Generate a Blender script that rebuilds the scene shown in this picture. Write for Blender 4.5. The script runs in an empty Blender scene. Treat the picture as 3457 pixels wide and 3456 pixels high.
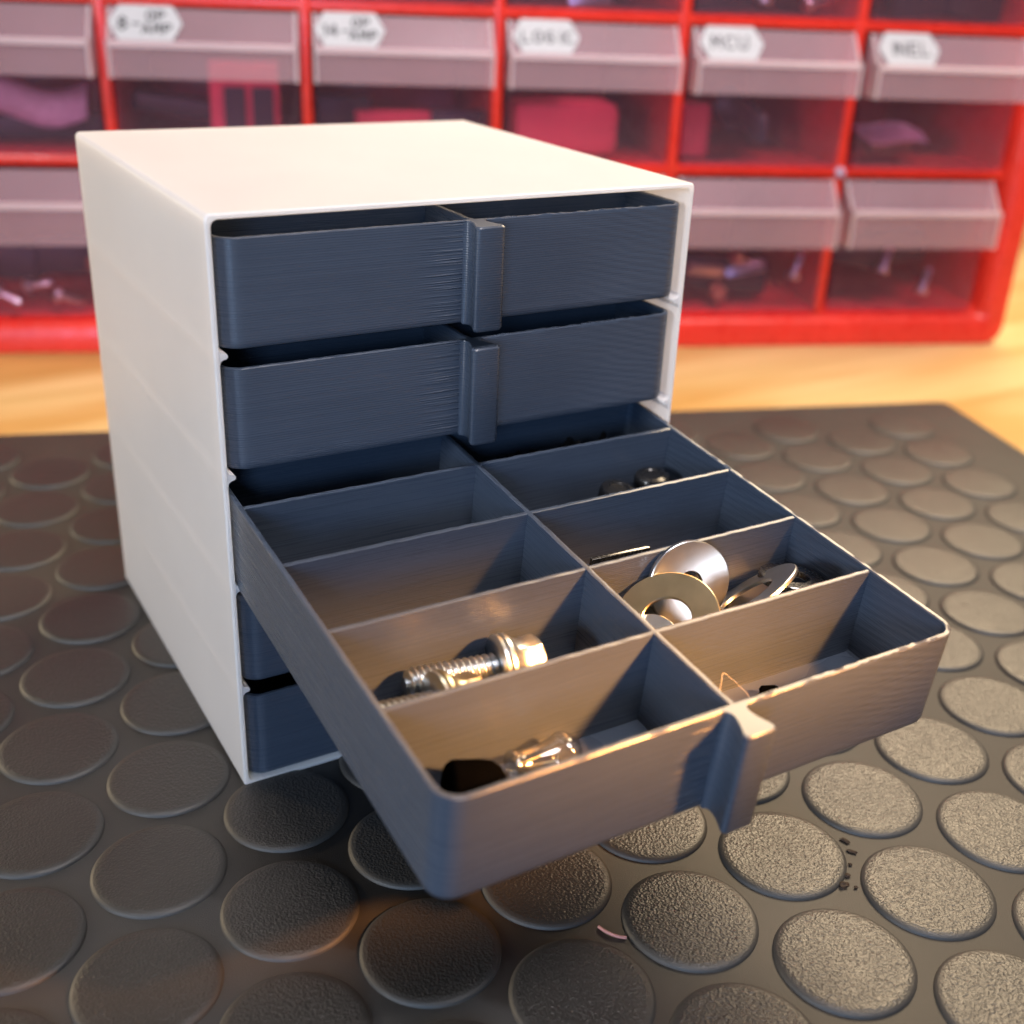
import bpy, bmesh, math, random
from mathutils import Vector, Matrix
random.seed(7)
sc = bpy.context.scene
COL = sc.collection
MM = 0.001
PI = math.pi

# ------------------------------------------------------------------ materials
def newmat(name):
    m = bpy.data.materials.new(name); m.use_nodes = True
    nt = m.node_tree; nt.nodes.clear()
    out = nt.nodes.new('ShaderNodeOutputMaterial')
    return m, nt, out

def N(nt, kind, **kw):
    n = nt.nodes.new('ShaderNode' + kind)
    for k, v in kw.items():
        if k.startswith('_'): setattr(n, k[1:], v)
        else:
            n.inputs[k.replace('__', ' ')].default_value = v
    return n

def coords(nt, scale):
    tc = N(nt, 'TexCoord'); mp = N(nt, 'Mapping')
    mp.inputs['Scale'].default_value = [s * 1000.0 for s in scale]   # texture space in millimetres
    nt.links.new(tc.outputs['Object'], mp.inputs['Vector'])
    return mp.outputs['Vector']

def noise(nt, scale, detail=3, rough=.55, nscale=1.0):
    n = N(nt, 'TexNoise'); n.inputs['Scale'].default_value = nscale
    n.inputs['Detail'].default_value = detail; n.inputs['Roughness'].default_value = rough
    nt.links.new(coords(nt, scale), n.inputs['Vector'])
    return n.outputs['Fac']

def ramp(nt, fac, stops):
    r = N(nt, 'ValToRGB'); e = r.color_ramp.elements
    while len(e) < len(stops): e.new(.5)
    for el, (p, c) in zip(e, stops):
        el.position = p; el.color = (c[0], c[1], c[2], 1) if isinstance(c, tuple) else (c, c, c, 1)
    nt.links.new(fac, r.inputs['Fac'])
    return r.outputs['Color']

def math_(nt, op, a, b=None):
    n = N(nt, 'Math', _operation=op)
    for i, v in enumerate((a, b)):
        if v is None: continue
        if isinstance(v, (int, float)): n.inputs[i].default_value = v
        else: nt.links.new(v, n.inputs[i])
    return n.outputs[0]

def bump(nt, h, strength, dist_mm, normal=None):
    b = N(nt, 'Bump'); b.inputs['Strength'].default_value = strength
    b.inputs['Distance'].default_value = dist_mm * MM
    nt.links.new(h, b.inputs['Height'])
    if normal: nt.links.new(normal, b.inputs['Normal'])
    return b.outputs['Normal']

def principled(nt, out, base=None, rough=.5, metal=0.0, normal=None, spec=.5, trans=0.0, ior=1.45):
    p = N(nt, 'BsdfPrincipled')
    if isinstance(base, tuple): p.inputs['Base Color'].default_value = (*base, 1)
    else: nt.links.new(base, p.inputs['Base Color'])
    if isinstance(rough, (int, float)): p.inputs['Roughness'].default_value = rough
    else: nt.links.new(rough, p.inputs['Roughness'])
    p.inputs['Metallic'].default_value = metal
    p.inputs['Specular IOR Level'].default_value = spec
    p.inputs['Transmission Weight'].default_value = trans
    p.inputs['IOR'].default_value = ior
    if normal: nt.links.new(normal, p.inputs['Normal'])
    if out: nt.links.new(p.outputs[0], out.inputs['Surface'])
    return p

def simple(name, base, rough, metal=0.0, var=.12, nscale=.4, bs=.0, spec=.5, rv=.07):
    m, nt, out = newmat(name)
    f = noise(nt, (nscale,) * 3, 4)
    lo = tuple(c * (1 - var) for c in base); hi = tuple(min(1, c * (1 + var)) for c in base)
    colr = ramp(nt, f, [(.3, lo), (.7, hi)])
    f2 = noise(nt, (nscale * 4,) * 3, 3)
    rg = ramp(nt, f2, [(.3, max(.02, rough - rv)), (.7, rough + rv)])
    nrm = bump(nt, f2, bs, .1) if bs else None
    principled(nt, out, colr, rg, metal, nrm, spec)
    return m

def mat_slate(name='slate_printed_plastic', tray=False):
    # layered grey-blue printed plastic: fine horizontal layer streaks
    m, nt, out = newmat(name)
    f = noise(nt, (.010, .010, 5.5), 3, .6)
    fine = noise(nt, (.045, .045, 5.0), 2, .5)
    cl = noise(nt, (.05, .05, .08), 2)
    base = ramp(nt, f, [(.25, (.047, .061, .088)), (.75, (.059, .076, .107))])
    mx = N(nt, 'MixRGB', _blend_type='MULTIPLY'); mx.inputs['Fac'].default_value = 1
    nt.links.new(base, mx.inputs[1]); nt.links.new(ramp(nt, cl, [(.3, .9), (.7, 1.0)]), mx.inputs[2])
    # layer ridges: 0.2 mm layers
    w = N(nt, 'TexWave', _wave_type='BANDS', _bands_direction='Z'); w.inputs['Scale'].default_value = 1.0
    w.inputs['Distortion'].default_value = 1.2; w.inputs['Detail'].default_value = 1; w.inputs['Detail Scale'].default_value = .3
    nt.links.new(coords(nt, (.25, .25, .7)), w.inputs['Vector'])
    h = math_(nt, 'ADD', math_(nt, 'MULTIPLY', f, .5), math_(nt, 'MULTIPLY', fine, .2))
    h = math_(nt, 'ADD', h, math_(nt, 'MULTIPLY', w.outputs['Fac'], .55))
    nrm = bump(nt, h, .4, .09)
    if tray:
        tc = N(nt, 'TexCoord'); sp = N(nt, 'SeparateXYZ'); nt.links.new(tc.outputs['Object'], sp.inputs[0])
        x = math_(nt, 'MULTIPLY', sp.outputs['X'], 10.0); y = math_(nt, 'MULTIPLY', sp.outputs['Y'], 1000.0)
        # ringing ripples at the right-hand end of the print
        rp = N(nt, 'TexWave', _wave_type='BANDS', _bands_direction='DIAGONAL'); rp.inputs['Scale'].default_value = 1.0
        rp.inputs['Distortion'].default_value = 5.0; rp.inputs['Detail'].default_value = 2; rp.inputs['Detail Scale'].default_value = .6
        nt.links.new(coords(nt, (.10, .06, .42)), rp.inputs['Vector'])
        mk = ramp(nt, x, [(.18, 0.0), (.34, 1.0)])
        h2 = math_(nt, 'MULTIPLY', rp.outputs['Fac'], mk)
        nrm = bump(nt, h2, .35, .10, nrm)
        # dragged strands just left of the handle
        st = ramp(nt, noise(nt, (.035, .02, 1.9), 2), [(.52, 0.0), (.62, 1.0)])
        mk2 = ramp(nt, math_(nt, 'ADD', x, .5), [(.38, 0.0), (.46, 1.0), (.475, 1.0), (.485, 0.0)])
        fr = math_(nt, 'LESS_THAN', y, .6)
        nrm = bump(nt, math_(nt, 'MULTIPLY', math_(nt, 'MULTIPLY', st, mk2), fr), .8, .22, nrm)
    rg = ramp(nt, fine, [(.3, .23), (.7, .36)])
    principled(nt, out, mx.outputs[0], rg, 0, nrm, .55)
    return m

def mat_white():
    m, nt, out = newmat('white_printed_plastic')
    f = noise(nt, (3.0, .02, .02), 2)
    d = noise(nt, (.03, .03, .03), 3)
    base = ramp(nt, d, [(.3, (.85, .835, .84)), (.7, (.89, .875, .88))])
    # faint witness lines on the sides where the inner rails join
    tc = N(nt, 'TexCoord'); sp = N(nt, 'SeparateXYZ'); nt.links.new(tc.outputs['Object'], sp.inputs[0])
    z = math_(nt, 'MULTIPLY', sp.outputs['Z'], 1000.0)
    z = math_(nt, 'ADD', z, 22.55 * 20 + 10.675)
    z = math_(nt, 'MODULO', z, 22.55)
    z = math_(nt, 'ABSOLUTE', math_(nt, 'SUBTRACT', z, 11.275))
    line = ramp(nt, math_(nt, 'MULTIPLY', z, .4), [(.0, 1.0), (1.0, 0.0)])
    h = math_(nt, 'ADD', math_(nt, 'MULTIPLY', f, .25), math_(nt, 'MULTIPLY', line, 1.6))
    nrm = bump(nt, h, .5, .10)
    p = principled(nt, None, base, .36, 0, nrm, .5)
    tl = N(nt, 'BsdfTranslucent'); tl.inputs[0].default_value = (.92, .87, .80, 1)     # thin printed walls let some light through
    mix = N(nt, 'MixShader'); mix.inputs[0].default_value = .46
    nt.links.new(p.outputs[0], mix.inputs[1]); nt.links.new(tl.outputs[0], mix.inputs[2])
    nt.links.new(mix.outputs[0], out.inputs['Surface'])
    return m

def mat_rubber():
    m, nt, out = newmat('black_rubber')
    at = N(nt, 'Attribute', _attribute_name='stud')
    v = N(nt, 'TexVoronoi', _feature='SMOOTH_F1'); v.inputs['Scale'].default_value = 1.0
    v.inputs['Smoothness'].default_value = .6
    nt.links.new(coords(nt, (1.9, 1.9, 1.9)), v.inputs['Vector'])
    n1 = noise(nt, (1.2,) * 3, 4, .6)
    h = math_(nt, 'ADD', math_(nt, 'MULTIPLY', v.outputs['Distance'], .8), math_(nt, 'MULTIPLY', n1, 1.1))
    h = math_(nt, 'MULTIPLY', h, at.outputs['Fac'])
    gr = noise(nt, (4.0,) * 3, 2)
    h = math_(nt, 'ADD', h, math_(nt, 'MULTIPLY', gr, .34))
    nrm = bump(nt, h, .68, .26)
    big = noise(nt, (.012,) * 3, 4)
    base = ramp(nt, big, [(.3, (.026, .024, .022)), (.7, (.038, .035, .031))])
    rg = ramp(nt, noise(nt, (.05,) * 3, 4), [(.3, .29), (.7, .39)])
    rg = math_(nt, 'ADD', rg, math_(nt, 'MULTIPLY', math_(nt, 'SUBTRACT', 1.0, at.outputs['Fac']), .22))   # the sheet between the studs is moulded matter
    principled(nt, out, base, rg, 0, nrm, .85)
    return m

def mat_wood():
    m, nt, out = newmat('pale_wood')
    f = noise(nt, (.006, .09, .09), 5, .6)
    g = noise(nt, (.004, .018, .02), 3, .5)
    base = ramp(nt, f, [(.3, (.60, .40, .15)), (.7, (.76, .54, .25))])
    mx = N(nt, 'MixRGB', _blend_type='MULTIPLY'); mx.inputs['Fac'].default_value = 1
    nt.links.new(base, mx.inputs[1])
    nt.links.new(ramp(nt, g, [(.40, (.80, .66, .46)), (.55, (1.0, 1.0, 1.0))]), mx.inputs[2])
    principled(nt, out, mx.outputs[0], .4, 0, bump(nt, f, .2, .1), .5)
    return m

def mat_clear(name, tint, veil, fac, rough):
    # cloudy see-through plastic: straight view through mixed with a thin milky veil
    m, nt, out = newmat(name)
    t = N(nt, 'BsdfTransparent'); t.inputs[0].default_value = (*tint, 1)
    p = principled(nt, None, veil, rough, 0, None, .5)
    mix = N(nt, 'MixShader')
    f = noise(nt, (.015,) * 3, 2)
    nt.links.new(ramp(nt, f, [(.3, fac * .9), (.7, min(1, fac * 1.1))]), mix.inputs[0])
    nt.links.new(t.outputs[0], mix.inputs[1]); nt.links.new(p.outputs[0], mix.inputs[2])
    nt.links.new(mix.outputs[0], out.inputs['Surface'])
    return m

def mat_glass():
    m, nt, out = newmat('bulb_glass')
    t = N(nt, 'BsdfTransparent'); t.inputs[0].default_value = (.86, .88, .9, 1)
    g = N(nt, 'BsdfGlossy'); g.inputs['Roughness'].default_value = .06
    fr = N(nt, 'LayerWeight'); fr.inputs[0].default_value = .35
    f = math_(nt, 'ADD', math_(nt, 'MULTIPLY', fr.outputs['Facing'], .8), .12)
    mix = N(nt, 'MixShader'); nt.links.new(f, mix.inputs[0])
    nt.links.new(t.outputs[0], mix.inputs[1]); nt.links.new(g.outputs[0], mix.inputs[2])
    nt.links.new(mix.outputs[0], out.inputs['Surface'])
    return m

M = dict(
    slate=mat_slate(), tray=mat_slate('slate_printed_plastic_tray', True), white=mat_white(), rubber=mat_rubber(), wood=mat_wood(), glass=mat_glass(),
    red=simple('red_plastic', (.66, .034, .02), .30, var=.08, nscale=.05),
    edge=mat_clear('cloudy_plastic_edge', (.92, .84, .86), (.82, .66, .66), .46, .2),
    hood=mat_clear('cloudy_plastic', (.92, .80, .85), (.74, .52, .54), .22, .18),
    clear=mat_clear('clear_plastic', (.96, .80, .87), (.58, .42, .48), .05, .12),
    paper=simple('white_paper', (.46, .455, .45), .8, var=.04),
    ink=simple('black_ink', (.03, .028, .03), .6),
    zinc=simple('zinc_plated_steel', (.55, .60, .64), .30, 1.0, .10, .13, rv=.02),
    brass=simple('yellow_zinc_steel', (.48, .42, .28), .32, 1.0, .14, .13, rv=.02),
    darksteel=simple('dark_steel', (.20, .20, .20), .25, 1.0, .3, .4, .2),
    black=simple('black_rubber_part', (.0012, .0012, .0012), .8, bs=.1, spec=.0),
    gloss=simple('glossy_black_plastic', (.012, .012, .013), .22),
    bag=simple('black_plastic_film', (.012, .012, .013), .25, nscale=.6),
    chip=simple('dark_component_plastic', (.022, .018, .024), .45, var=.3),
    pink=simple('pink_foam', (.62, .07, .12), .7, var=.1),
    pale=simple('pale_lilac_plastic', (.42, .32, .42), .45, var=.2),
    copper=simple('brown_component_coating', (.30, .13, .08), .4),
    fibre=simple('pale_fibre', (.55, .48, .38), .6),
    pinkfibre=simple('pink_fibre', (.55, .25, .22), .6),
    dirt=simple('dark_dirt', (.03, .016, .008), .8),
)

# ------------------------------------------------------------------ mesh helpers (millimetres in, metres out)
def link(name, bm, mat, parent=None, mw=None, smooth=None, recalc=True):
    if recalc: bmesh.ops.recalc_face_normals(bm, faces=bm.faces)
    for v in bm.verts: v.co *= MM
    me = bpy.data.meshes.new(name); bm.to_mesh(me); bm.free()
    me.materials.append(mat)
    if smooth is not None:
        for p in me.polygons: p.use_smooth = True
        me.set_sharp_from_angle(angle=math.radians(smooth))
    o = bpy.data.objects.new(name, me); COL.objects.link(o)
    if parent: o.parent = parent
    if mw is not None: o.matrix_world = mw
    return o

def tag(o, label=None, cat=None, group=None, kind=None):
    if label: o['label'] = label
    if cat: o['category'] = cat
    if group: o['group'] = group
    if kind: o['kind'] = kind
    return o

def empty(name, mw, label, cat, group=None):
    o = bpy.data.objects.new(name, None); COL.objects.link(o)
    o.empty_display_size = .01; o.matrix_world = mw
    return tag(o, label, cat, group)

def T(x, y, z): return Matrix.Translation(Vector((x, y, z)) * MM)

def box(bm, x0, x1, y0, y1, z0, z1, bev=0.0, seg=2):
    vs = [bm.verts.new((x, y, z)) for x in (x0, x1) for y in (y0, y1) for z in (z0, z1)]
    fs = [(0, 1, 3, 2), (4, 6, 7, 5), (0, 4, 5, 1), (2, 3, 7, 6), (0, 2, 6, 4), (1, 5, 7, 3)]
    ff = [bm.faces.new([vs[i] for i in f]) for f in fs]
    if bev:
        es = list({e for f in ff for e in f.edges})
        bmesh.ops.bevel(bm, geom=es, offset=bev, segments=seg, affect='EDGES', profile=.5)

def loops(bm, rings, cap0=True, cap1=True, closed=True):
    V = [[bm.verts.new(p) for p in r] for r in rings]
    n = len(V[0])
    for a, b in zip(V, V[1:]):
        for i in range(n if closed else n - 1):
            j = (i + 1) % n
            bm.faces.new((a[i], a[j], b[j], b[i]))
    if cap0: bm.faces.new(V[0][::-1])
    if cap1: bm.faces.new(V[-1])
    return V

def rrect(x0, x1, y0, y1, rs, step=None, seg=6):
    # rounded rectangle, counter-clockwise; rs = radii at (x0y0, x1y0, x1y1, x0y1)
    pts = []
    cs = [(x0, y0, PI, rs[0]), (x1, y0, 1.5 * PI, rs[1]), (x1, y1, 0, rs[2]), (x0, y1, .5 * PI, rs[3])]
    for cx, cy, a0, r in cs:
        ox = cx + (r if cx == x0 else -r); oy = cy + (r if cy == y0 else -r)
        for i in range(seg + 1):
            a = a0 + .5 * PI * i / seg
            pts.append((ox + r * math.cos(a), oy + r * math.sin(a)))
    if step:
        res = []
        for i, p in enumerate(pts):
            q = pts[(i + 1) % len(pts)]; res.append(p)
            d = math.dist(p, q); n = int(d // step)
            for k in range(1, n):
                t = k / n; res.append((p[0] + (q[0] - p[0]) * t, p[1] + (q[1] - p[1]) * t))
        pts = res
    return pts

def prism(bm, poly, axis, a, b):
    def P(p, h): return {'x': (h, p[0], p[1]), 'y': (p[0], h, p[1]), 'z': (p[0], p[1], h)}[axis]
    loops(bm, [[P(p, a) for p in poly], [P(p, b) for p in poly]])

def lathe(bm, prof, seg=32, cap0=True, cap1=True):
    # prof: (radius, x) along +x axis
    loops(bm, [[(x, r * math.cos(2 * PI * i / seg), r * math.sin(2 * PI * i / seg)) for i in range(seg)] for r, x in prof], cap0, cap1)

def tube(bm, pts, r, seg=8):
    pts = [Vector(p) for p in pts]; rings = []
    up = Vector((.13, .31, .94))
    for i, p in enumerate(pts):
        d = (pts[min(i + 1, len(pts) - 1)] - pts[max(i - 1, 0)]).normalized()
        s = d.cross(up).normalized(); t = s.cross(d)
        rings.append([tuple(p + r * (math.cos(2 * PI * k / seg) * s + math.sin(2 * PI * k / seg) * t)) for k in range(seg)])
    loops(bm, rings)

def smoothpath(pts, n=6):
    P = [Vector(p) for p in pts]; P = [2 * P[0] - P[1]] + P + [2 * P[-1] - P[-2]]; res = []
    for i in range(1, len(P) - 2):
        for k in range(n):
            t = k / n; a, b, c, d = P[i - 1:i + 3]
            res.append(.5 * (2 * b + (c - a) * t + (2 * a - 5 * b + 4 * c - d) * t * t + (3 * b - a - 3 * c + d) * t ** 3))
    return res + [P[-2]]

def axis_matrix(p, d, up=(0, 0, 1)):
    d = Vector(d).normalized(); y = Vector(up).cross(d).normalized(); z = d.cross(y)
    m = Matrix((d, y, z)).transposed().to_4x4()
    return Matrix.Translation(Vector(p) * MM) @ m

# ------------------------------------------------------------------ table and mat
bm = bmesh.new(); box(bm, -900, 1100, -700, 520, -33, -3, 1.5)
tag(link('table', bm, M['wood'], smooth=40), kind='structure')

ANG = math.radians(-18.5)
MC = Vector((326.0, 105.0)); mu = Vector((math.cos(ANG), math.sin(ANG))); mv = Vector((-mu.y, mu.x))
bm = bmesh.new()
stud = bm.verts.layers.float.new('stud')
MW, MD = 620.0, 430.0
def mp(a, b): q = MC - mu * a - mv * b; return q.x, q.y
rr = rrect(0, MW, 0, MD, (4, 4, 4, 4))
base = [mp(*p) for p in rr]
inn = [mp(*p) for p in rrect(.5, MW - .5, .5, MD - .5, (3.6,) * 4)]
loops(bm, [[(x, y, -3) for x, y in base], [(x, y, -.5) for x, y in base], [(x, y, 0) for x, y in inn]])
PIT, LA = 26.9, math.radians(11.0)
la = Vector((math.cos(LA), math.sin(LA))) * PIT; lb = Vector((math.cos(LA + PI / 3), math.sin(LA + PI / 3))) * PIT
prof = [(12.25, -.2, 0), (12.15, .30, 0), (11.85, .62, .0), (11.4, .74, .35), (10.6, .78, 1), (7, .80, 1), (3.5, .82, 1)]
for i in range(-24, 25):
    for j in range(-24, 25):
        c = Vector((-3.7, -35.8)) + la * i + lb * j
        rel = MC - c; a, b = rel.dot(mu), rel.dot(mv)
        if not (3 < a < MW - 3 and 3 < b < MD - 3): continue
        e = min(a, b, MW - a, MD - b); k = min(1, (e - 1) / 12.3)
        if k < 1:                                             # studs cut by the mat's edge
            continue
        rings = []
        for r, z, s in prof:
            rings.append([bm.verts.new((c.x + r * math.cos(2 * PI * q / 56), c.y + r * math.sin(2 * PI * q / 56), z)) for q in range(56)])
            for v in rings[-1]: v[stud] = s
        for A, B in zip(rings, rings[1:]):
            for q in range(56): bm.faces.new((A[q], A[(q + 1) % 56], B[(q + 1) % 56], B[q]))
        bm.faces.new(rings[-1])
tag(link('rubber_mat', bm, M['rubber'], smooth=50), 'black rubber mat covered in round raised studs, under the white drawer cabinet', 'mat')

# ------------------------------------------------------------------ white cabinet
H, D = 114.8, 97.8
cab = empty('drawer_cabinet', T(50, 0, 0), 'small white plastic cabinet with five slots holding slate grey drawers', 'cabinet')
bm = bmesh.new()
def sq(x0, x1, z0, z1, r): return rrect(x0, x1, z0, z1, (r,) * 4, seg=5)
o0 = sq(-49.7, 49.7, .3, H - .3, .9); o1 = sq(-50, 50, 0, H, 1.1); i1 = sq(-49.0, 49.0, 1.2, H - 1.0, 1.3); i0 = sq(-48.8, 48.8, 1.4, H - 1.2, 1.2)
R_ = lambda ps, y: [(a, y, b) for a, b in ps]
loops(bm, [R_(i1, D - 1.2), R_(i1, .25), R_(sq(-49.2, 49.2, 1.0, H - .8, 1.4), 0), R_(o0, 0), R_(o1, .35), R_(o1, D - .3), R_(o0, D)])
link('shell', bm, M['white'], cab, smooth=40)
FL = [1.2 + 22.55 * k for k in range(5)]                     # slot floors
for k in range(1, 5):
    z = FL[k] - .7
    for s in (-1, 1):
        f = 1.0; poly = [(-49.3, -.5 - f)]
        for q in range(6):
            a = q / 5 * PI / 2; poly.append((-49.0 + f * (1 - math.cos(a)), -.5 - f + f * math.sin(a)))
        poly += [(-47.9, -.5), (-47.65, -.3), (-47.55, 0), (-47.65, .3), (-47.9, .5)]
        for q in range(6):
            a = (5 - q) / 5 * PI / 2; poly.append((-49.0 + f * (1 - math.cos(a)), .5 + f - f * math.sin(a)))
        poly += [(-49.3, .5 + f)]
        poly = [((x if s < 0 else -x), z + h) for x, h in poly]
        bm = bmesh.new(); prism(bm, poly, 'y', .15, D - 1.3)
        link('shelf_rail', bm, M['white'], cab, smooth=40)

# ------------------------------------------------------------------ slate drawers
DH, DW, DD = 19.2, 97.0, 96.0
def tray_bm():
    rnd = random.Random(3)
    bm = bmesh.new()
    def L(ins, r):
        c = rrect(-DW / 2 + ins, DW / 2 - ins, ins, DD - ins, (r, r, max(.4, r - 2), max(.4, r - 2)), seg=7)
        res = []
        for i, p in enumerate(c):
            q = c[(i + 1) % len(c)]; n = (90 if i in (7, 15, 23, 31) else 1)
            res += [(p[0] + (q[0] - p[0]) * k / n, p[1] + (q[1] - p[1]) * k / n) for k in range(n)]
        return res
    def ring(ins, r, z, jit=0.0):
        pts = L(ins, r); res = []
        for x, y in pts:
            dz = 0
            if jit and y < 2 and x > 4: dz = rnd.choice((0, 0, 0, .08, .15, -.06, .32 * rnd.random())) * jit
            elif jit: dz = rnd.uniform(-.05, .05)
            res.append((x, y, z + dz))
        return res
    rings = [(1.0, 3.0, 0), (.25, 3.75, .35), (0, 4, 1.1), (0, 4, 1.6), (0, 4, DH - 1.2), (0, 4, DH - .7), (0, 4, DH - .15)]
    rr_ = [ring(i, r, z) for i, r, z in rings]
    rr_.append(ring(.18, 3.82, DH + .02, 1.0)); rr_.append(ring(.8, 3.2, DH + .02, .8)); rr_.append(ring(1.0, 3.0, DH - .2)); rr_.append(ring(1.0, 3.0, DH - .8)); rr_.append(ring(1.0, 3.0, DH - 1.4)); rr_.append(ring(1.0, 3.0, 1.6)); rr_.append(ring(1.4, 2.6, 1.2))
    loops(bm, rr_)
    return bm
def handle_bm():
    bm = bmesh.new()
    half = [(-2.5, .5), (-2.5, -.02), (-2.05, -.15), (-1.75, -.5), (-1.6, -1.0), (-1.6, -1.7), (-1.85, -2.8), (-2.4, -4.2), (-2.8, -5.0), (-2.95, -5.45), (-2.85, -5.9), (-2.55, -6.2), (-2.0, -6.35)]
    poly = half + [(-x, y) for x, y in half[::-1]]; poly = [(x - .2, y) for x, y in poly]
    ins = []
    c = Vector((0, -2.8))
    for x, y in poly:
        ins.append((x * .90, -2.8 + (y + 2.8) * .93 if y < 0 else y))
    loops(bm, [[(x, y, .0) for x, y in ins], [(x, y, .45) for x, y in poly], [(x, y, DH - .25) for x, y in poly], [(x, y, DH + .06) for x, y in ins]])
    return bm
def plate(x0, x1, y0, y1, z0, z1, seed=1, ax='x'):
    rnd = random.Random(seed); bm = bmesh.new(); n = 60
    rings = []
    for i in range(n + 1):
        t = i / n; dz = rnd.uniform(-.06, .08)
        if ax == 'x':
            x = x0 + (x1 - x0) * t
            rings.append([(x, y0, z0), (x, y1, z0), (x, y1, z1 + dz - .15), (x, (y0 + y1) / 2, z1 + dz), (x, y0, z1 + dz - .15)])
        else:
            y = y0 + (y1 - y0) * t
            rings.append([(x0, y, z0), (x1, y, z0), (x1, y, z1 + dz - .15), ((x0 + x1) / 2, y, z1 + dz), (x0, y, z1 + dz - .15)])
    loops(bm, rings)
    return bm
def make_drawer(mw, label):
    r = empty('cabinet_drawer', mw, label, 'drawer', 'slate drawers of the white cabinet')
    link('tray', tray_bm(), M['tray'], r, smooth=35)
    link('centre_divider', plate(-.5, .5, .6, DD - .6, 1.0, DH - .1, 2, 'y'), M['slate'], r, smooth=35)
    for k in range(4):
        y = 20.1 + 20 * k
        link('cross_divider', plate(-DW / 2 + .6, DW / 2 - .6, y, y + 1.0, 1.0, DH - .18, 5 + k), M['slate'], r, smooth=35)
    link('handle', handle_bm(), M['slate'], r, smooth=35)
    return r
def copy_tree(o, parent=None):
    c = o.copy(); COL.objects.link(c); c.parent = parent
    for ch in list(o.children): copy_tree(ch, c)
    return c
TH = math.atan(.1013)
OPEN = T(50, -81.2 - 1.5, 36.49 - .0) @ Matrix.Rotation(TH, 4, 'X')
OPEN = Matrix.Translation(Vector((50, -81.2019, 36.4928)) * MM) @ Matrix.Rotation(TH, 4, 'X')
first = make_drawer(OPEN, 'open slate drawer pulled far out and drooping, holding bolts, washers and a tiny bulb')
closed = [(4, 0.0, 'closed slate drawer in the topmost slot of the white cabinet'),
          (3, 0.3, 'closed slate drawer second from the top, right above the open drawer'),
          (1, .6, 'closed slate drawer second from the bottom, just below the open drawer, mostly hidden by it'),
          (0, .6, 'closed slate drawer in the lowest slot of the white cabinet, close to the mat')]
for k, dy, lab in closed:
    c = copy_tree(first); c.matrix_world = T(50, dy, FL[k] + .05); c['label'] = lab

# ------------------------------------------------------------------ things in the open drawer (drawer space: x 0..100, y 0 = front, z 0 = bottom)
OD = Matrix.Translation(Vector((0, -81.2019, 36.4928)) * MM) @ Matrix.Rotation(TH, 4, 'X')

def thread_bm(r, length, pitch, seg=28):
    bm = bmesh.new(); n = int(length / pitch * 8); rings = []
    for i in range(n + 1):
        x = length * i / n; ring = []
        for q in range(seg):
            ph = (x / pitch - q / seg) % 1.0
            tri = 1 - abs(2 * ph - 1)
            a = r - .62 * (1 - min(1, tri * 1.25))
            a -= max(0, 1 - x / 1.2) * .9                       # tapered tip
            ring.append((x, a * math.cos(2 * PI * q / seg), a * math.sin(2 * PI * q / seg)))
        rings.append(ring)
    loops(bm, rings); return bm
def hexring(x, rc, h, seg=48, R=None):
    out = []
    for q in range(seg):
        a = 2 * PI * q / seg; m = (a + PI / 6) % (PI / 3) - PI / 6
        hx = rc * math.cos(PI / 6) / math.cos(m)
        r = rc * (1 - h) + min(hx, (R or rc * 2)) * h
        out.append((x, r * math.cos(a), r * math.sin(a)))
    return out
def make_bolt(p, d, label, mat_head, roll=0.0, short=0.0):
    mw = OD @ axis_matrix(p, d) @ Matrix.Rotation(roll, 4, 'X')
    b = empty('flange_bolt', mw, label, 'bolt', 'flanged hex bolts in the open drawer')
    link('threaded_shank', thread_bm(2.6, 16.2 - short, 1.12), M['zinc'], b, smooth=50)
    bm = bmesh.new(); lathe(bm, [(2.5, 15.9), (5.2, 15.95), (5.5, 16.15), (5.5, 16.75), (5.3, 16.95), (2.5, 16.96)], 40)
    for v in bm.verts: v.co.x -= short
    link('washer', bm, M['zinc'], b, smooth=35)
    bm = bmesh.new()
    circ = lambda x, r: hexring(x, r, 0)
    loops(bm, [circ(17.1, 5.3), circ(17.25, 5.6), circ(17.9, 5.5), circ(18.4, 5.0), hexring(19.2, 4.5, .1), hexring(20.2, 4.25, .4), hexring(21.4, 4.4, .8), hexring(22.6, 4.5, .9), hexring(23.2, 4.45, .9), hexring(23.6, 4.0, .4), hexring(23.6, 3.2, 0), hexring(23.1, 2.6, 0)])
    for v in bm.verts: v.co.x -= short
    link('flanged_head', bm, mat_head, b, smooth=30)
    return b
make_bolt((13.9, 36.8, 7.7), (17.6, -2.6, .3), 'bright zinc flange bolt lying along the drawer, its whole thread in view', M['zinc'], .3)
make_bolt((1.9, 29.0, 9.9), (17.8, -.6, -1.1), 'yellowish flange bolt nearer the front, mostly hidden behind the cross divider', M['brass'], .1, 2.6)

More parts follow.
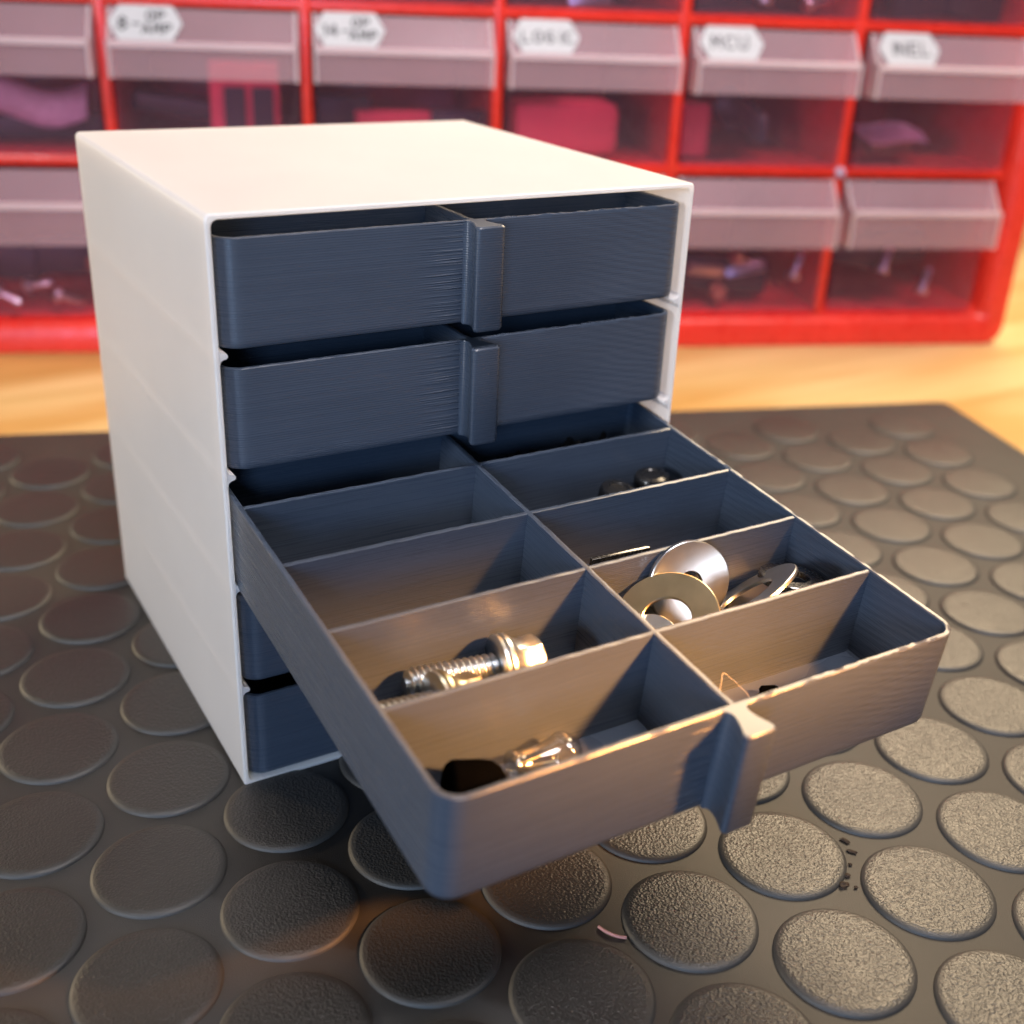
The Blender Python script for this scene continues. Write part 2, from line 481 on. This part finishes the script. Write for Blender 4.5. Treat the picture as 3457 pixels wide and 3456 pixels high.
def make_washer(c, nrm, ro, ri, th, mat, label, cat='washer'):
    bm = bmesh.new(); seg = 56; b = min(.15, th * .3)
    prof = [(ri + b, 0), (ro - b, 0), (ro, b), (ro, th - b), (ro - b, th), (ri + b, th), (ri, th - b), (ri, b)]
    V = [[bm.verts.new((r * math.cos(2 * PI * i / seg), r * math.sin(2 * PI * i / seg), z)) for i in range(seg)] for r, z in prof]
    for k in range(len(V)):
        A, B = V[k], V[(k + 1) % len(V)]
        for i in range(seg): bm.faces.new((A[i], A[(i + 1) % seg], B[(i + 1) % seg], B[i]))
    q = Vector(nrm).normalized().to_track_quat('Z', 'Y').to_matrix().to_4x4()
    o = link('washer', bm, mat, mw=OD @ Matrix.Translation(Vector(c) * MM) @ q, smooth=40)
    return tag(o, label, cat, 'washers in the open drawer')
CR = (Matrix.Rotation(-.5457, 3, 'Z') @ Matrix.Rotation(1.1293, 3, 'X') @ Matrix.Rotation(.0444, 3, 'Z'))
def cdir(r, u, b): return OD.to_3x3().inverted() @ (CR @ Vector((r, u, b)))        # a facing given as right, up and towards the viewer
make_washer((70.0, 36.6, 13.2), cdir(.30, -.18, .85), 8.0, 2.4, 1.1, M['zinc'], 'dull zinc washer with a small hole leaning up against the divider, tallest of the washers')
make_washer((60.8, 29.8, 11.6), cdir(-.30, .50, .80), 9.4, 4.4, .8, M['brass'], 'large yellowish washer lying tilted in front of the leaning zinc washer')
make_washer((57.4, 29.6, 8.0), cdir(-.25, .55, .8), 5.4, 2.6, 1.1, M['zinc'], 'small grey washer seen through the hole of the large yellowish washer')
make_washer((78.8, 29.8, 11.6), cdir(-.56, .84, .06), 10.6, 5.6, .8, M['zinc'], 'thin wide washer tilted steeply so its edge shows, right of the leaning zinc washer')
make_washer((90.6, 31.2, 11.4), cdir(.10, .86, .30), 6.2, 3.2, 1.4, M['darksteel'], 'dark steel washer lying nearly flat by the right drawer wall, upper one')
make_washer((87.4, 30.4, 5.2), (-.04, -.05, 1), 8.9, 4.3, 1.4, M['zinc'], 'grey washer lying flat beneath the dark steel washer')
make_washer((66.8, 30.6, 2.3), (.03, .02, 1), 9.0, 4.3, 1.3, M['brass'], 'yellowish washer lying flat on the drawer floor under the others')

# lamp bulb
BW = OD @ axis_matrix((21.6, 15.0, 5.2), (12, -.6, -.1))
bulb = empty('miniature_bulb', BW, 'tiny clear glass bulb with bare brass wires lying in the front left compartment', 'bulb')
bm = bmesh.new()
pr = [(.9, .2), (2.5, 0), (2.75, .3), (2.75, .9), (2.5, 1.3), (2.4, 2.2), (2.45, 4.0), (2.65, 6.0)]
for i in range(13):
    a = i / 12 * PI / 2 * .98; pr.append((3.7 * math.cos(a) if i else 3.4, 8.5 + 3.7 * math.sin(a)))
lathe(bm, pr, 40); link('glass_envelope', bm, M['glass'], bulb, smooth=60)
bm = bmesh.new(); lathe(bm, [(.5, .4), (1.6, .5), (1.7, 1.0), (.9, 2.4), (.4, 2.9), (.1, 3.0)], 24); link('glass_stem', bm, M['glass'], bulb, smooth=50)
bm = bmesh.new()
for s in (-1, 1):
    tube(bm, [(2.0, .5 * s, .1), (4.5, .7 * s, .1), (6.8, 1.0 * s, .2), (7.6, 1.1 * s, .5)], .16)
tube(bm, [(7.5, -1.05, .5), (7.9, -.4, .9), (8.0, .3, .9), (7.5, 1.05, .5)], .12)
link('filament_support', bm, M['brass'], bulb, smooth=60)
bm = bmesh.new()
tube(bm, smoothpath([(1.2, -1.0, -1.2), (-.6, -2.0, -.8), (1.0, -3.4, .5), (2.6, -3.9, 1.1), (3.3, -4.4, 1.9), (4.4, -4.5, 1.2), (5.2, -4.6, .6)]), .25)
tube(bm, smoothpath([(1.2, .6, -1.2), (4.0, -3.6, .2), (6.4, -4.2, .9), (8.0, -4.4, 2.0), (9.4, -4.6, 2.2), (10.8, -4.8, 1.6)]), .25)
link('lead_wire', bm, M['brass'], bulb, smooth=60)

bm = bmesh.new()
lathe(bm, [(2.6, 0), (3.6, .3), (4.1, 1.0), (4.2, 5.0), (4.0, 7.0), (3.3, 8.2), (2.2, 9.0), (1.0, 9.3)], 36)
box(bm, -.10, .1, -.10, .10, -3.0, 3.0)
tag(link('rubber_plug', bm, M['black'], mw=OD @ axis_matrix((10.2, 14.6, 6.2), (.85, -.22, -.14)), smooth=40), 'matt black rubber plug lying in the front left corner of the open drawer', 'plug')

# black knobs, strip, crumpled film, black bit, fibres
for (x, y, z, t), lab in (((79.2, 73.6, 1.3, .08), 'glossy black knob in the back right compartment, the left one of two'),
                          ((91.0, 74.6, 1.3, -.06), 'glossy black knob in the back right compartment, by the right drawer wall')):
    bm = bmesh.new(); lathe(bm, [(3.2, 0), (3.7, .3), (3.7, 6.6), (3.9, 7.0), (3.9, 9.6), (3.5, 10.3), (2.4, 10.6), (2.0, 10.2), (.6, 10.1)], 36)
    tag(link('black_knob', bm, M['gloss'], mw=OD @ axis_matrix((x, y, z), (t, -t, 1), (0, 1, 0)), smooth=40), lab, 'knob', 'black knobs in the open drawer')
bm = bmesh.new(); box(bm, 0, 13, 0, .9, 0, 11.4, .2)
tag(link('metal_strip', bm, M['darksteel'], mw=OD @ Matrix.Translation(Vector((58.5, 51.4, 1.3)) * MM) @ Matrix.Rotation(-.04, 4, 'Z') @ Matrix.Rotation(.10, 4, 'X'), smooth=40),
    'thin grey metal strip standing behind the divider that backs the washers', 'metal strip')
bm = bmesh.new(); bmesh.ops.create_grid(bm, x_segments=34, y_segments=14, size=1)
rn = random.Random(11)
for v in bm.verts:
    v.co = Vector((v.co.x * 17, v.co.y * 5.6, 5 + 1.6 * math.sin(v.co.x * 9 + v.co.y * 5) + 1.3 * math.sin(v.co.y * 11 - v.co.x * 4) + rn.uniform(-.8, .8)))
bmesh.ops.solidify(bm, geom=bm.faces[:], thickness=.25)
tag(link('plastic_bag', bm, M['bag'], mw=OD @ Matrix.Translation(Vector((74, 88.5, 5.0)) * MM), smooth=60), 'crumpled shiny black plastic bag in the rearmost right compartment, under the closed drawers', 'bag')
bm = bmesh.new(); bmesh.ops.create_icosphere(bm, subdivisions=2, radius=1.5)
for v in bm.verts: v.co = Vector((v.co.x * 1.3, v.co.y, v.co.z * .8)) * rn.uniform(.7, 1.25)
tag(link('plastic_scrap', bm, M['black'], mw=OD @ Matrix.Translation(Vector((74.0, 15.6, 2.4)) * MM)), 'tiny black scrap on the floor of the front right compartment', 'scrap')
bm = bmesh.new(); tube(bm, smoothpath([(56.5, 10.0, 11.5), (58.6, 12.2, 12.0), (61.0, 14.5, 11.5), (62.3, 14.0, 10.5), (62.8, 12.0, 10.0), (62.9, 9.5, 9.5), (63.5, 7.0, 6.0), (64, 6, 1.4)]), .04, 5)
tag(link('plastic_thread', bm, M['fibre'], mw=OD), 'hair-thin stray plastic thread curling up in the front right compartment', 'thread')

# crumbs and a fibre on the mat
cr = [((98.1, -69.1), .50, 2.0, 'upper of two long dark crumbs in the gap between two bright studs by the handle'), ((97.0, -72.0), .42, 2.6, 'lower of two long dark crumbs in the gap between two bright studs by the handle'),
      ((94.1, -74.5), .36, 1.0, 'tiny round crumb just below the two long crumbs'), ((91.4, -76.5), .5, 1.2, 'dark crumb between the tiny round crumb and the largest crumb'),
      ((89.0, -78.0), .85, 1.3, 'largest dark crumb on the mat, at the stud edge'), ((90.6, -79.5), .34, 1.1, 'tiny crumb just right of the largest crumb'),
      ((66.9, -96.8), .6, 1.8, 'dark crumb between two studs by the lower picture edge')]
for i, (q, rad, el, lab) in enumerate(cr):
    bm = bmesh.new(); bmesh.ops.create_icosphere(bm, subdivisions=2, radius=rad)
    for v in bm.verts: v.co = Vector((v.co.x * el, v.co.y, v.co.z * .6)) * rn.uniform(.65, 1.3)
    tag(link('crumb', bm, M['dirt'], mw=T(q[0], q[1], .25) @ Matrix.Rotation(-1.25 + .3 * i, 4, 'Z')), lab, 'crumb', 'dirt crumbs on the rubber mat')
bm = bmesh.new(); tube(bm, smoothpath([(42.4, -65.2, .3), (42.9, -67.2, .5), (44.1, -68.8, .4), (45.3, -69.6, .3)]), .28, 6)
tag(link('fibre', bm, M['pinkfibre']), 'short curved pink fibre lying between studs in front of the open drawer', 'fibre')

# ------------------------------------------------------------------ red organiser behind
OA = math.radians(-21.09)
OW = Matrix.Translation(Vector((2, 319.6, 0)) * MM) @ Matrix.Rotation(OA, 4, 'Z')      # x along the front, y into depth
def uk(k): return 53.0 + 76.6 * k
ROWZ = [(13.0, 72.9), (77.0, 132.6), (136.7, 192.4)]
DEP = 135.0
fr = empty('drawer_organizer', OW, 'red plastic organiser frame holding rows of cloudy see-through drawers, behind the white cabinet', 'organizer')
UL, UR = uk(-1) - 2, uk(5) + 2
bm = bmesh.new()
outer = rrect(UL - 15.5, UR + 14, -3, 206, (9, 9, 9, 9)); mid = rrect(UL - 12.5, UR + 11, 0, 203, (7,) * 4)
i0 = rrect(UL - 4, UR + 3, 10.0, 194, (3,) * 4); i1 = rrect(UL, UR, 13, 192.4, (2,) * 4)
Y = lambda ps, y: [(a, y, b) for a, b in ps]
loops(bm, [Y(i1, DEP - 3), Y(i1, 9), Y(i0, 2.0), Y(rrect(UL - 7, UR + 6, 7.2, 197, (4,) * 4), 0), Y(rrect(UL - 15, UR + 13.5, -2.5, 205.5, (8.5,) * 4), 0), Y(outer, 1.0), Y(outer, DEP)])
link('outer_frame', bm, M['red'], fr, smooth=40)
for k in range(0, 5):
    bm = bmesh.new(); box(bm, uk(k) - 2, uk(k) + 2, 4, DEP - 4, 12.9, 192.5, .5); link('upright_divider', bm, M['red'], fr, smooth=40)
for z0, z1 in ((72.9, 77.0), (132.6, 136.7)):
    bm = bmesh.new(); box(bm, UL - .1, UR + .1, 4.6, DEP - 4.5, z0, z1, .5); link('shelf', bm, M['red'], fr, smooth=40)
bm = bmesh.new(); lathe(bm, [(2.2, 0), (2.4, .3), (2.2, 1.2), (1.2, 1.7), (.2, 1.8)], 20)
link('rivet', bm, M['pale'], fr, smooth=50).matrix_local = T(uk(4), 4.2, 75) @ Matrix.Rotation(-PI / 2, 4, 'Z')

def organizer_drawer(k, row, label, dy=0.0):
    z0, z1 = ROWZ[row]; h = z1 - z0; w = 70.5
    mw = OW @ T(uk(k) + 38.3, 3 + dy, z0 + .3)
    r = empty('organizer_drawer', mw, label, 'drawer', 'cloudy drawers of the red organiser')
    bm = bmesh.new(); hw = w / 2                                         # body: floor, sides, back, lower front
    box(bm, -hw, hw, 0, 1.4, .0, h - 15, .3); box(bm, -hw, -hw + 1.4, 1.5, 124, .1, h - 4, .3); box(bm, hw - 1.4, hw, 1.5, 124, .1, h - 4, .3)
    box(bm, -hw + 1.5, hw - 1.5, 1.5, 124, .05, 1.4, .3); box(bm, -hw + 1.5, hw - 1.5, 122.6, 124, 1.5, h - 4, .3)
    link('drawer_body', bm, M['clear'], r, smooth=40)
    # hood grip: sloped upper panel, ledge, upright panel and two cheeks, one folded sheet
    bm = bmesh.new(); t = 1.3; top, led, low = h - 1.0, h - 12.4, h - (28.5 if row == 0 else 25.5)
    prof = [(0.5, top), (-8.0, led), (-10.2, led - .15), (-10.6, led - .6), (-10.6, low), (-10.6 + t, low), (-10.6 + t, led - t), (-8.0 + t, led - t), (.5 + t, top - .6)]
    prism(bm, prof, 'x', -hw + t, hw - t)
    for s in (-1, 1):
        cheek = [(2.0, top), (-8.0, led + .3), (-10.8, led + .3), (-10.8, low - .2), (-.1, low - .2), (2.0, low + 6)]
        xs = (hw - t + .02, hw + .1); b2 = bmesh.new(); prism(b2, cheek, 'x', *(xs if s > 0 else (-xs[1], -xs[0])))
        link('hood_cheek', b2, M['edge'], r, smooth=30)
    b2 = bmesh.new(); prism(b2, [(-7.9, led + .25), (-10.3, led + .2), (-11.0, led - .5), (-11.0, led - 2.2), (-10.65, led - 2.2), (-10.65, led - .4), (-7.9, led + .02)], 'x', -hw + t, hw - t)
    link('hood_ledge', b2, M['edge'], r, smooth=30)
    link('hood_grip', bm, M['hood'], r, smooth=30)
    r['h'] = h
    return r
G = {  # stroke letters on a 1 x 1.5 grid
 'O': [[(.5, 1.5), (.1, 1.2), (0, .7), (.2, .1), (.6, 0), (.95, .4), (1, 1), (.8, 1.4), (.5, 1.5)]],
 'P': [[(0, 0), (0, 1.5), (.7, 1.45), (.95, 1.1), (.7, .75), (0, .7)]], 'A': [[(0, 0), (.5, 1.5), (1, 0)], [(.2, .55), (.8, .55)]],
 'M': [[(0, 0), (.05, 1.5), (.5, .6), (.95, 1.5), (1, 0)]], 'L': [[(0, 1.5), (0, 0), (.9, .05)]],
 'G': [[(.95, 1.3), (.5, 1.5), (.05, 1), (.05, .4), (.5, 0), (.95, .3), (.95, .7), (.5, .7)]], 'I': [[(.5, 0), (.5, 1.5)]],
 'C': [[(.95, 1.3), (.5, 1.5), (.05, 1), (.05, .4), (.5, 0), (.95, .2)]], 'U': [[(0, 1.5), (.02, .4), (.4, 0), (.8, .15), (.98, .5), (1, 1.5)]],
 'N': [[(0, 0), (0, 1.5), (.95, 0), (1, 1.5)]], 'E': [[(.95, 1.5), (.05, 1.5), (.05, 0), (.95, 0)], [(.05, .75), (.8, .75)]],
 '8': [[(.5, .8), (.1, 1.1), (.5, 1.5), (.9, 1.1), (.5, .8), (0, .4), (.5, 0), (1, .4), (.5, .8)]],
 '1': [[(.2, 1.2), (.5, 1.5), (.5, 0)]], '4': [[(.7, 0), (.7, 1.5), (0, .5), (1, .5)]], '-': [[(.1, .7), (.9, .7)]]}
def lettering(bm, txt, x, y, s, gap=.5, wd=.75):
    for ch in txt:
        for st in G.get(ch, []):
            for (a, b), (c, d) in zip(st, st[1:]):
                p, q = Vector((x + a * s, y + b * s)), Vector((x + c * s, y + d * s)); t = (q - p).normalized(); n = Vector((-t.y, t.x)) * wd / 2; p -= t * wd * .3; q += t * wd * .3
                loops(bm, [[(*(p + n), z), (*(p - n), z), (*(q - n), z), (*(q + n), z)] for z in (.28, .36)])
        x += s * (1 + gap) * (.6 if ch in 'I1' else 1)
def sticker(r, lines, x0, w):
    h = r['h']; top, led = h - 1.0, h - 12.4
    sl = Vector((0, -8.5, led - top)); L = sl.length
    ex = Vector((1, 0, 0)); ey = -sl.normalized(); ez = ex.cross(ey)
    o = Vector((x0, -8.0, led)) + ez * .25
    m = Matrix((ex, ey, ez)).transposed().to_4x4(); m.translation = o * MM
    bm = bmesh.new(); hh = L + .6
    prism(bm, [(3.6, 0), (w - 3.6, 0), (w - .4, hh * .42), (w, hh * .5), (w - .4, hh * .58), (w - 3.6, hh), (3.6, hh), (.4, hh * .58), (0, hh * .5), (.4, hh * .42)], 'z', -.06, .22)
    st = link('label', bm, M['paper'], r); st.matrix_local = m
    bm = bmesh.new()
    for txt, x, y, s in lines: lettering(bm, txt, x, y, s)
    link('lettering', bm, M['ink'], st)
hid = 'cloudy drawer in the bottom row of the red organiser, hidden behind the white cabinet'
DR = {}
for k, row, lab, dy in [
    (-1, 0, 'cloudy drawer of screws at the far left of the bottom row, beside the white cabinet', -4), (0, 0, hid, 0), (1, 0, hid, 0), (2, 0, hid, 0),
    (3, 0, 'cloudy drawer of shiny metal parts in the bottom row, cut off by the white cabinet', -3), (4, 0, 'cloudy drawer at the right end of the bottom row, near the wood table', -2),
    (-1, 1, 'cloudy drawer without a label at the left picture edge, left of the 8-OP AMP drawer', 0), (0, 1, 'cloudy drawer with the white label 8-OP AMP', 0),
    (1, 1, 'cloudy drawer with the white label 14-OP AMP', 0), (2, 1, 'cloudy drawer with the white label LOGIC', 0),
    (3, 1, 'cloudy drawer with the white label MCU', -2), (4, 1, 'cloudy drawer with the white label INEL, at the right end of its row', -4),
    (-1, 2, 'cloudy drawer cut off by the upper left picture corner', 0), (0, 2, 'cloudy drawer at the upper picture edge, above the 8-OP AMP drawer', 0),
    (1, 2, 'cloudy drawer at the upper picture edge, above the 14-OP AMP drawer', 0), (2, 2, 'cloudy drawer at the upper picture edge, above the LOGIC drawer', 0),
    (3, 2, 'cloudy drawer at the upper picture edge, above the MCU drawer', 0), (4, 2, 'cloudy drawer at the upper picture edge, above the INEL drawer', 0)]:
    DR[k, row] = organizer_drawer(k, row, lab, dy)
sticker(DR[0, 1], [('8-', 3.4, 4.4, 3.4), ('OP', 14.0, 8.4, 2.6), ('AMP', 12.5, 3.0, 2.6)], -34.6, 27.0)
sticker(DR[1, 1], [('14-', 2.6, 4.4, 3.2), ('OP', 14.5, 8.4, 2.6), ('AMP', 13.5, 3.0, 2.6)], -34.6, 27.0)
sticker(DR[2, 1], [('LOGIC', 3.6, 4.6, 3.2)], -33.6, 27.0)
sticker(DR[3, 1], [('MCU', 5.0, 4.6, 3.8)], -33.6, 27.0)
sticker(DR[4, 1], [('INEL', 5.0, 4.6, 3.6)], -33.6, 27.0)

# contents of the organiser's drawers (drawer space: x -34..34, y into depth from the front, z up)
def put(k, row, name, bm, mat, x, y, z, rz=0.0, rx=0.0, ry=0.0, label='', cat='', group=None, smooth=40):
    mw = DR[k, row].matrix_basis @ T(x, y, z + 1.6) @ Matrix.Rotation(rz, 4, 'Z') @ Matrix.Rotation(rx, 4, 'X') @ Matrix.Rotation(ry, 4, 'Y')
    return tag(link(name, bm, mat, mw=mw, smooth=smooth), label, cat, group)
def bx(*a, bev=.6):
    bm = bmesh.new(); box(bm, *a, bev); return bm
def rod(r, l, seg=18):
    bm = bmesh.new(); lathe(bm, [(r * .8, 0), (r, r * .25), (r, l - r * .25), (r * .8, l)], seg); return bm
def sheet(w, d, amp, seed):
    rn = random.Random(seed); bm = bmesh.new(); bmesh.ops.create_grid(bm, x_segments=12, y_segments=8, size=1)
    a, b = rn.uniform(2, 4), rn.uniform(0, 3)
    for v in bm.verts: v.co = Vector((v.co.x * w, v.co.y * d, amp * math.sin(v.co.x * a + b) + amp * .5 * math.sin(v.co.y * 3 + v.co.x * 2)))
    bmesh.ops.solidify(bm, geom=bm.faces[:], thickness=.6); return bm
put(-1, 1, 'plastic_tube', bx(-32, 32, 0, 14, 0, 9), M['chip'], 0, 30, 0, .1, label='dark component tube lying in the unlabelled drawer left of 8-OP AMP', cat='component tube')
put(-1, 1, 'plastic_sheet', sheet(28, 12, 3, 2), M['pale'], -2, 26, 16, .1, .5, label='pale bent plastic sheet in the unlabelled drawer left of 8-OP AMP', cat='plastic sheet')
put(0, 1, 'chip_strip', bx(-18, 14, 0, 10, 0, 7), M['chip'], -14, 12, 12, -.1, .1, .12, label='dark strip of chips at the left in the 8-OP AMP drawer', cat='chip strip')
pk = empty('pink_foam_block', DR[0, 1].matrix_basis @ T(14, 6, 1.6), 'pink foam block with two black chips in the 8-OP AMP drawer', 'foam block')
link('foam', bx(-14, 13, 0, 9, 0, 34), M['pink'], pk)
for x in (-8.5, 2.5): link('black_chip', bx(x, x + 8.5, -2, -.1, 4, 25, bev=.4), M['chip'], pk)
put(1, 1, 'red_foam', bx(-16, 16, 0, 12, 0, 15), M['pink'], -2, 16, 0, .12, label='red foam lump in the 14-OP AMP drawer', cat='foam block')
put(1, 1, 'chip_strip', bx(-10, 12, 0, 12, 0, 17), M['chip'], 22, 10, 0, -.1, label='dark chips at the right in the 14-OP AMP drawer', cat='chip strip')
put(1, 1, 'chip_strip', bx(-10, 12, 0, 10, 0, 20), M['chip'], -24, 22, 0, .1, label='dark chips at the left in the 14-OP AMP drawer', cat='chip strip')
put(2, 1, 'pink_foam_block', bx(-26, 20, 0, 30, 0, 22, bev=5), M['pink'], -4, 6, 0, .05, label='pink rounded foam block in the LOGIC drawer', cat='foam block')
put(2, 1, 'chip_strip', bx(-20, 20, 0, 14, 0, 12), M['chip'], 6, 46, 0, .1, label='dark chips at the back of the LOGIC drawer', cat='chip strip')
put(3, 1, 'chip_bag', sheet(13, 10, 5, 8), M['chip'], -4, 18, 18, .2, 1.0, label='dark crumpled chip bag in the MCU drawer', cat='chip bag')
put(3, 1, 'red_foam', bx(-7, 7, 0, 9, 0, 22, bev=2), M['pink'], -26, 14, 0, .1, label='small red foam piece at the left in the MCU drawer', cat='foam block')
put(4, 1, 'inductor', rod(6, 22), M['copper'], -18, 26, 7, .2, label='brown wound inductor at the left in the INEL drawer', cat='inductor')
put(4, 1, 'plastic_sheet', sheet(14, 9, 1.5, 4), M['pale'], -12, 16, 12, .1, .3, label='pale plastic scrap in the INEL drawer', cat='plastic sheet')
rn = random.Random(21)
def hardware(k, row, spots, where):
    for i, (x, y, z, kind) in enumerate(spots):
        col_ = 'bright' if kind in 'sb' else 'brown' if kind == 'c' else 'dark'
        mt = M['zinc'] if kind in 'sb' else M['copper'] if kind == 'c' else M['chip']
        nm, cat = {'s': ('screw', 'screw'), 'b': ('metal_bracket', 'bracket'), 'c': ('capacitor', 'capacitor'), 'd': ('dark_block', 'block')}[kind]
        side = 'far left' if x < -20 else 'left' if x < -6 else 'middle' if x < 6 else 'right' if x < 20 else 'far right'
        if kind == 's':
            bm = bmesh.new(); lathe(bm, [(3.0, 0), (3.2, .6), (3.2, 2.2), (1.6, 2.5), (1.5, 11), (1.0, 12)], 18)
            put(k, row, nm, bm, mt, x, y, z + 3, rn.uniform(-.6, .6), 0, rn.choice((-1.3, -.2, .4)), f'{col_} screw at the {side} of {where}', cat, 'loose hardware in the organiser')
        elif kind == 'b':
            put(k, row, nm, bx(-9, 9, 0, 3, 0, 5, bev=.5), mt, x, y, z, rn.uniform(-.2, .2), rn.uniform(-.5, .1), rn.uniform(-.2, .2), f'{col_} metal bracket at the {side} of {where}', cat, 'loose hardware in the organiser')
        elif kind == 'c':
            put(k, row, nm, rod(3.6, 9), mt, x, y, z + 3.7, rn.uniform(0, 3), 0, 0, f'{col_} capacitor at the {side} of {where}', cat, 'loose hardware in the organiser')
        else:
            put(k, row, nm, bx(-13, 13, 0, 12, 0, 14), mt, x, y, z, rn.uniform(-.2, .2), 0, rn.uniform(-.15, .15), f'{col_} block at the {side} of {where}', cat, 'loose hardware in the organiser')
hardware(-1, 0, [(-12, 16, 10, 'd'), (14, 16, 12, 'd'), (-2, 8, 6, 's'), (9, 6, 3, 's'), (-14, 6, 5, 's'), (24, 9, 14, 'c'), (-26, 9, 12, 'c')], 'the bottom left screw drawer')
hardware(3, 0, [(4, 20, 2, 'd'), (-16, 20, 4, 'd'), (3, 8, 14, 'b'), (-16, 9, 13, 'b'), (25, 8, 9, 's'), (-5, 5, 20, 's'), (-10, 5, 2, 'c')], 'the shiny metal parts drawer')
hardware(4, 0, [(-18, 12, 16, 'd'), (2, 14, 18, 'd'), (-9, 6, 12, 's'), (13, 7, 2, 's')], 'the bottom right drawer')
hardware(2, 2, [(0, 8, 0, 'b')], 'the drawer above LOGIC')
hardware(3, 2, [(-4, 6, 0, 's'), (14, 6, 0, 's'), (-18, 10, 0, 'd')], 'the drawer above MCU')
hardware(4, 2, [(-8, 8, 0, 'd'), (16, 8, 0, 'd')], 'the drawer above INEL')

# ------------------------------------------------------------------ world and lamps
w = bpy.data.worlds.new('World'); sc.world = w; w.use_nodes = True
nt = w.node_tree; nt.nodes.clear()
tc = N(nt, 'TexCoord'); out = nt.nodes.new('ShaderNodeOutputWorld'); bg = N(nt, 'Background')
dt = N(nt, 'VectorMath', _operation='DOT_PRODUCT'); dt.inputs[1].default_value = Vector((.45, .80, .40)).normalized()
nt.links.new(tc.outputs['Generated'], dt.inputs[0])
f = math_(nt, 'ADD', math_(nt, 'MULTIPLY', dt.outputs['Value'], .5), .5)
c = ramp(nt, f, [(.0, (.10, .15, .24)), (.45, (.20, .22, .26)), (.8, (.62, .50, .38)), (1.0, (.95, .74, .50))])
nt.links.new(c, bg.inputs['Color']); bg.inputs['Strength'].default_value = .35
nt.links.new(bg.outputs[0], out.inputs['Surface'])

def area(name, loc, target, size, power, color, size_y=None):
    l = bpy.data.lights.new(name, 'AREA'); l.shape = 'RECTANGLE' if size_y else 'DISK'
    l.size = size; l.energy = power; l.color = color
    if size_y: l.size_y = size_y
    o = bpy.data.objects.new(name, l); COL.objects.link(o)
    o.matrix_world = Matrix.Translation(Vector(loc)) @ (Vector(target) - Vector(loc)).to_track_quat('-Z', 'Y').to_matrix().to_4x4()
    return o
def spot(name, loc, target, power, color, ang, blend, radius):
    l = bpy.data.lights.new(name, 'SPOT'); l.energy = power; l.color = color
    l.spot_size = math.radians(ang); l.spot_blend = blend; l.shadow_soft_size = radius
    o = bpy.data.objects.new(name, l); COL.objects.link(o)
    o.matrix_world = Matrix.Translation(Vector(loc)) @ (Vector(target) - Vector(loc)).to_track_quat('-Z', 'Y').to_matrix().to_4x4()
    return o
area('ceiling_lamp', (.52, .22, .48), (.08, -.03, .05), .34, 6.2, (1, .77, .50))
dl = spot('desk_lamp', (.17, -.24, .20), (.053, -.074, .0595), 34, (1, .40, .10), 28, .8, .018)
dl.matrix_world = dl.matrix_world @ Matrix.Rotation(math.radians(-25), 4, 'Z') @ Matrix.Diagonal((1, .33, 1, 1))                 # cone squashed and tilted just to keep light off mat and upper drawers
area('shelf_lamp', (-.385, .53, .15), (.0, -.03, .05), .06, 2.0, (1, .76, .46))
area('left_lamp', (-.62, -.18, .22), (.03, -.03, .05), .12, 2.7, (.88, .93, 1))
area('window_light', (-.42, -.68, .26), (.05, .0, .05), .22, 3.3, (.38, .62, 1.0))
rl = area('room_light', (.10, -.30, .90), (.22, .22, .06), .4, 2.0, (1, .92, .92)); rl.data.spread = math.radians(62)

# ------------------------------------------------------------------ camera
cd = bpy.data.cameras.new('camera'); cam = bpy.data.objects.new('camera', cd); COL.objects.link(cam)
rx, rz, ro = 1.1293, -.5457, .0444
cz, sz, cx, sx, c_, s_ = math.cos(rz), math.sin(rz), math.cos(rx), math.sin(rx), math.cos(ro), math.sin(ro)
R3 = Matrix(((cz, -sz, 0), (sz, cz, 0), (0, 0, 1))) @ Matrix(((1, 0, 0), (0, cx, -sx), (0, sx, cx))) @ Matrix(((c_, -s_, 0), (s_, c_, 0), (0, 0, 1)))
m4 = R3.to_4x4(); m4.translation = Vector((-54.0254, -188.3366, 153.7702)) * MM
cam.matrix_world = m4
cd.sensor_fit = 'HORIZONTAL'; cd.sensor_width = 36.0; cd.lens = 36.0 * 1.1404
cd.clip_start = .01; cd.clip_end = 20
cd.dof.use_dof = True; cd.dof.focus_distance = .215; cd.dof.aperture_fstop = 13.0
sc.camera = cam
sc.view_settings.view_transform = 'Standard'; sc.view_settings.look = 'None'
sc.view_settings.exposure = -0.1; sc.view_settings.gamma = 1; sc.view_settings.use_curve_mapping = False
sc.render.engine = 'CYCLES'
sc.cycles.max_bounces = 8; sc.cycles.transparent_max_bounces = 16
sc.cycles.use_denoising = True
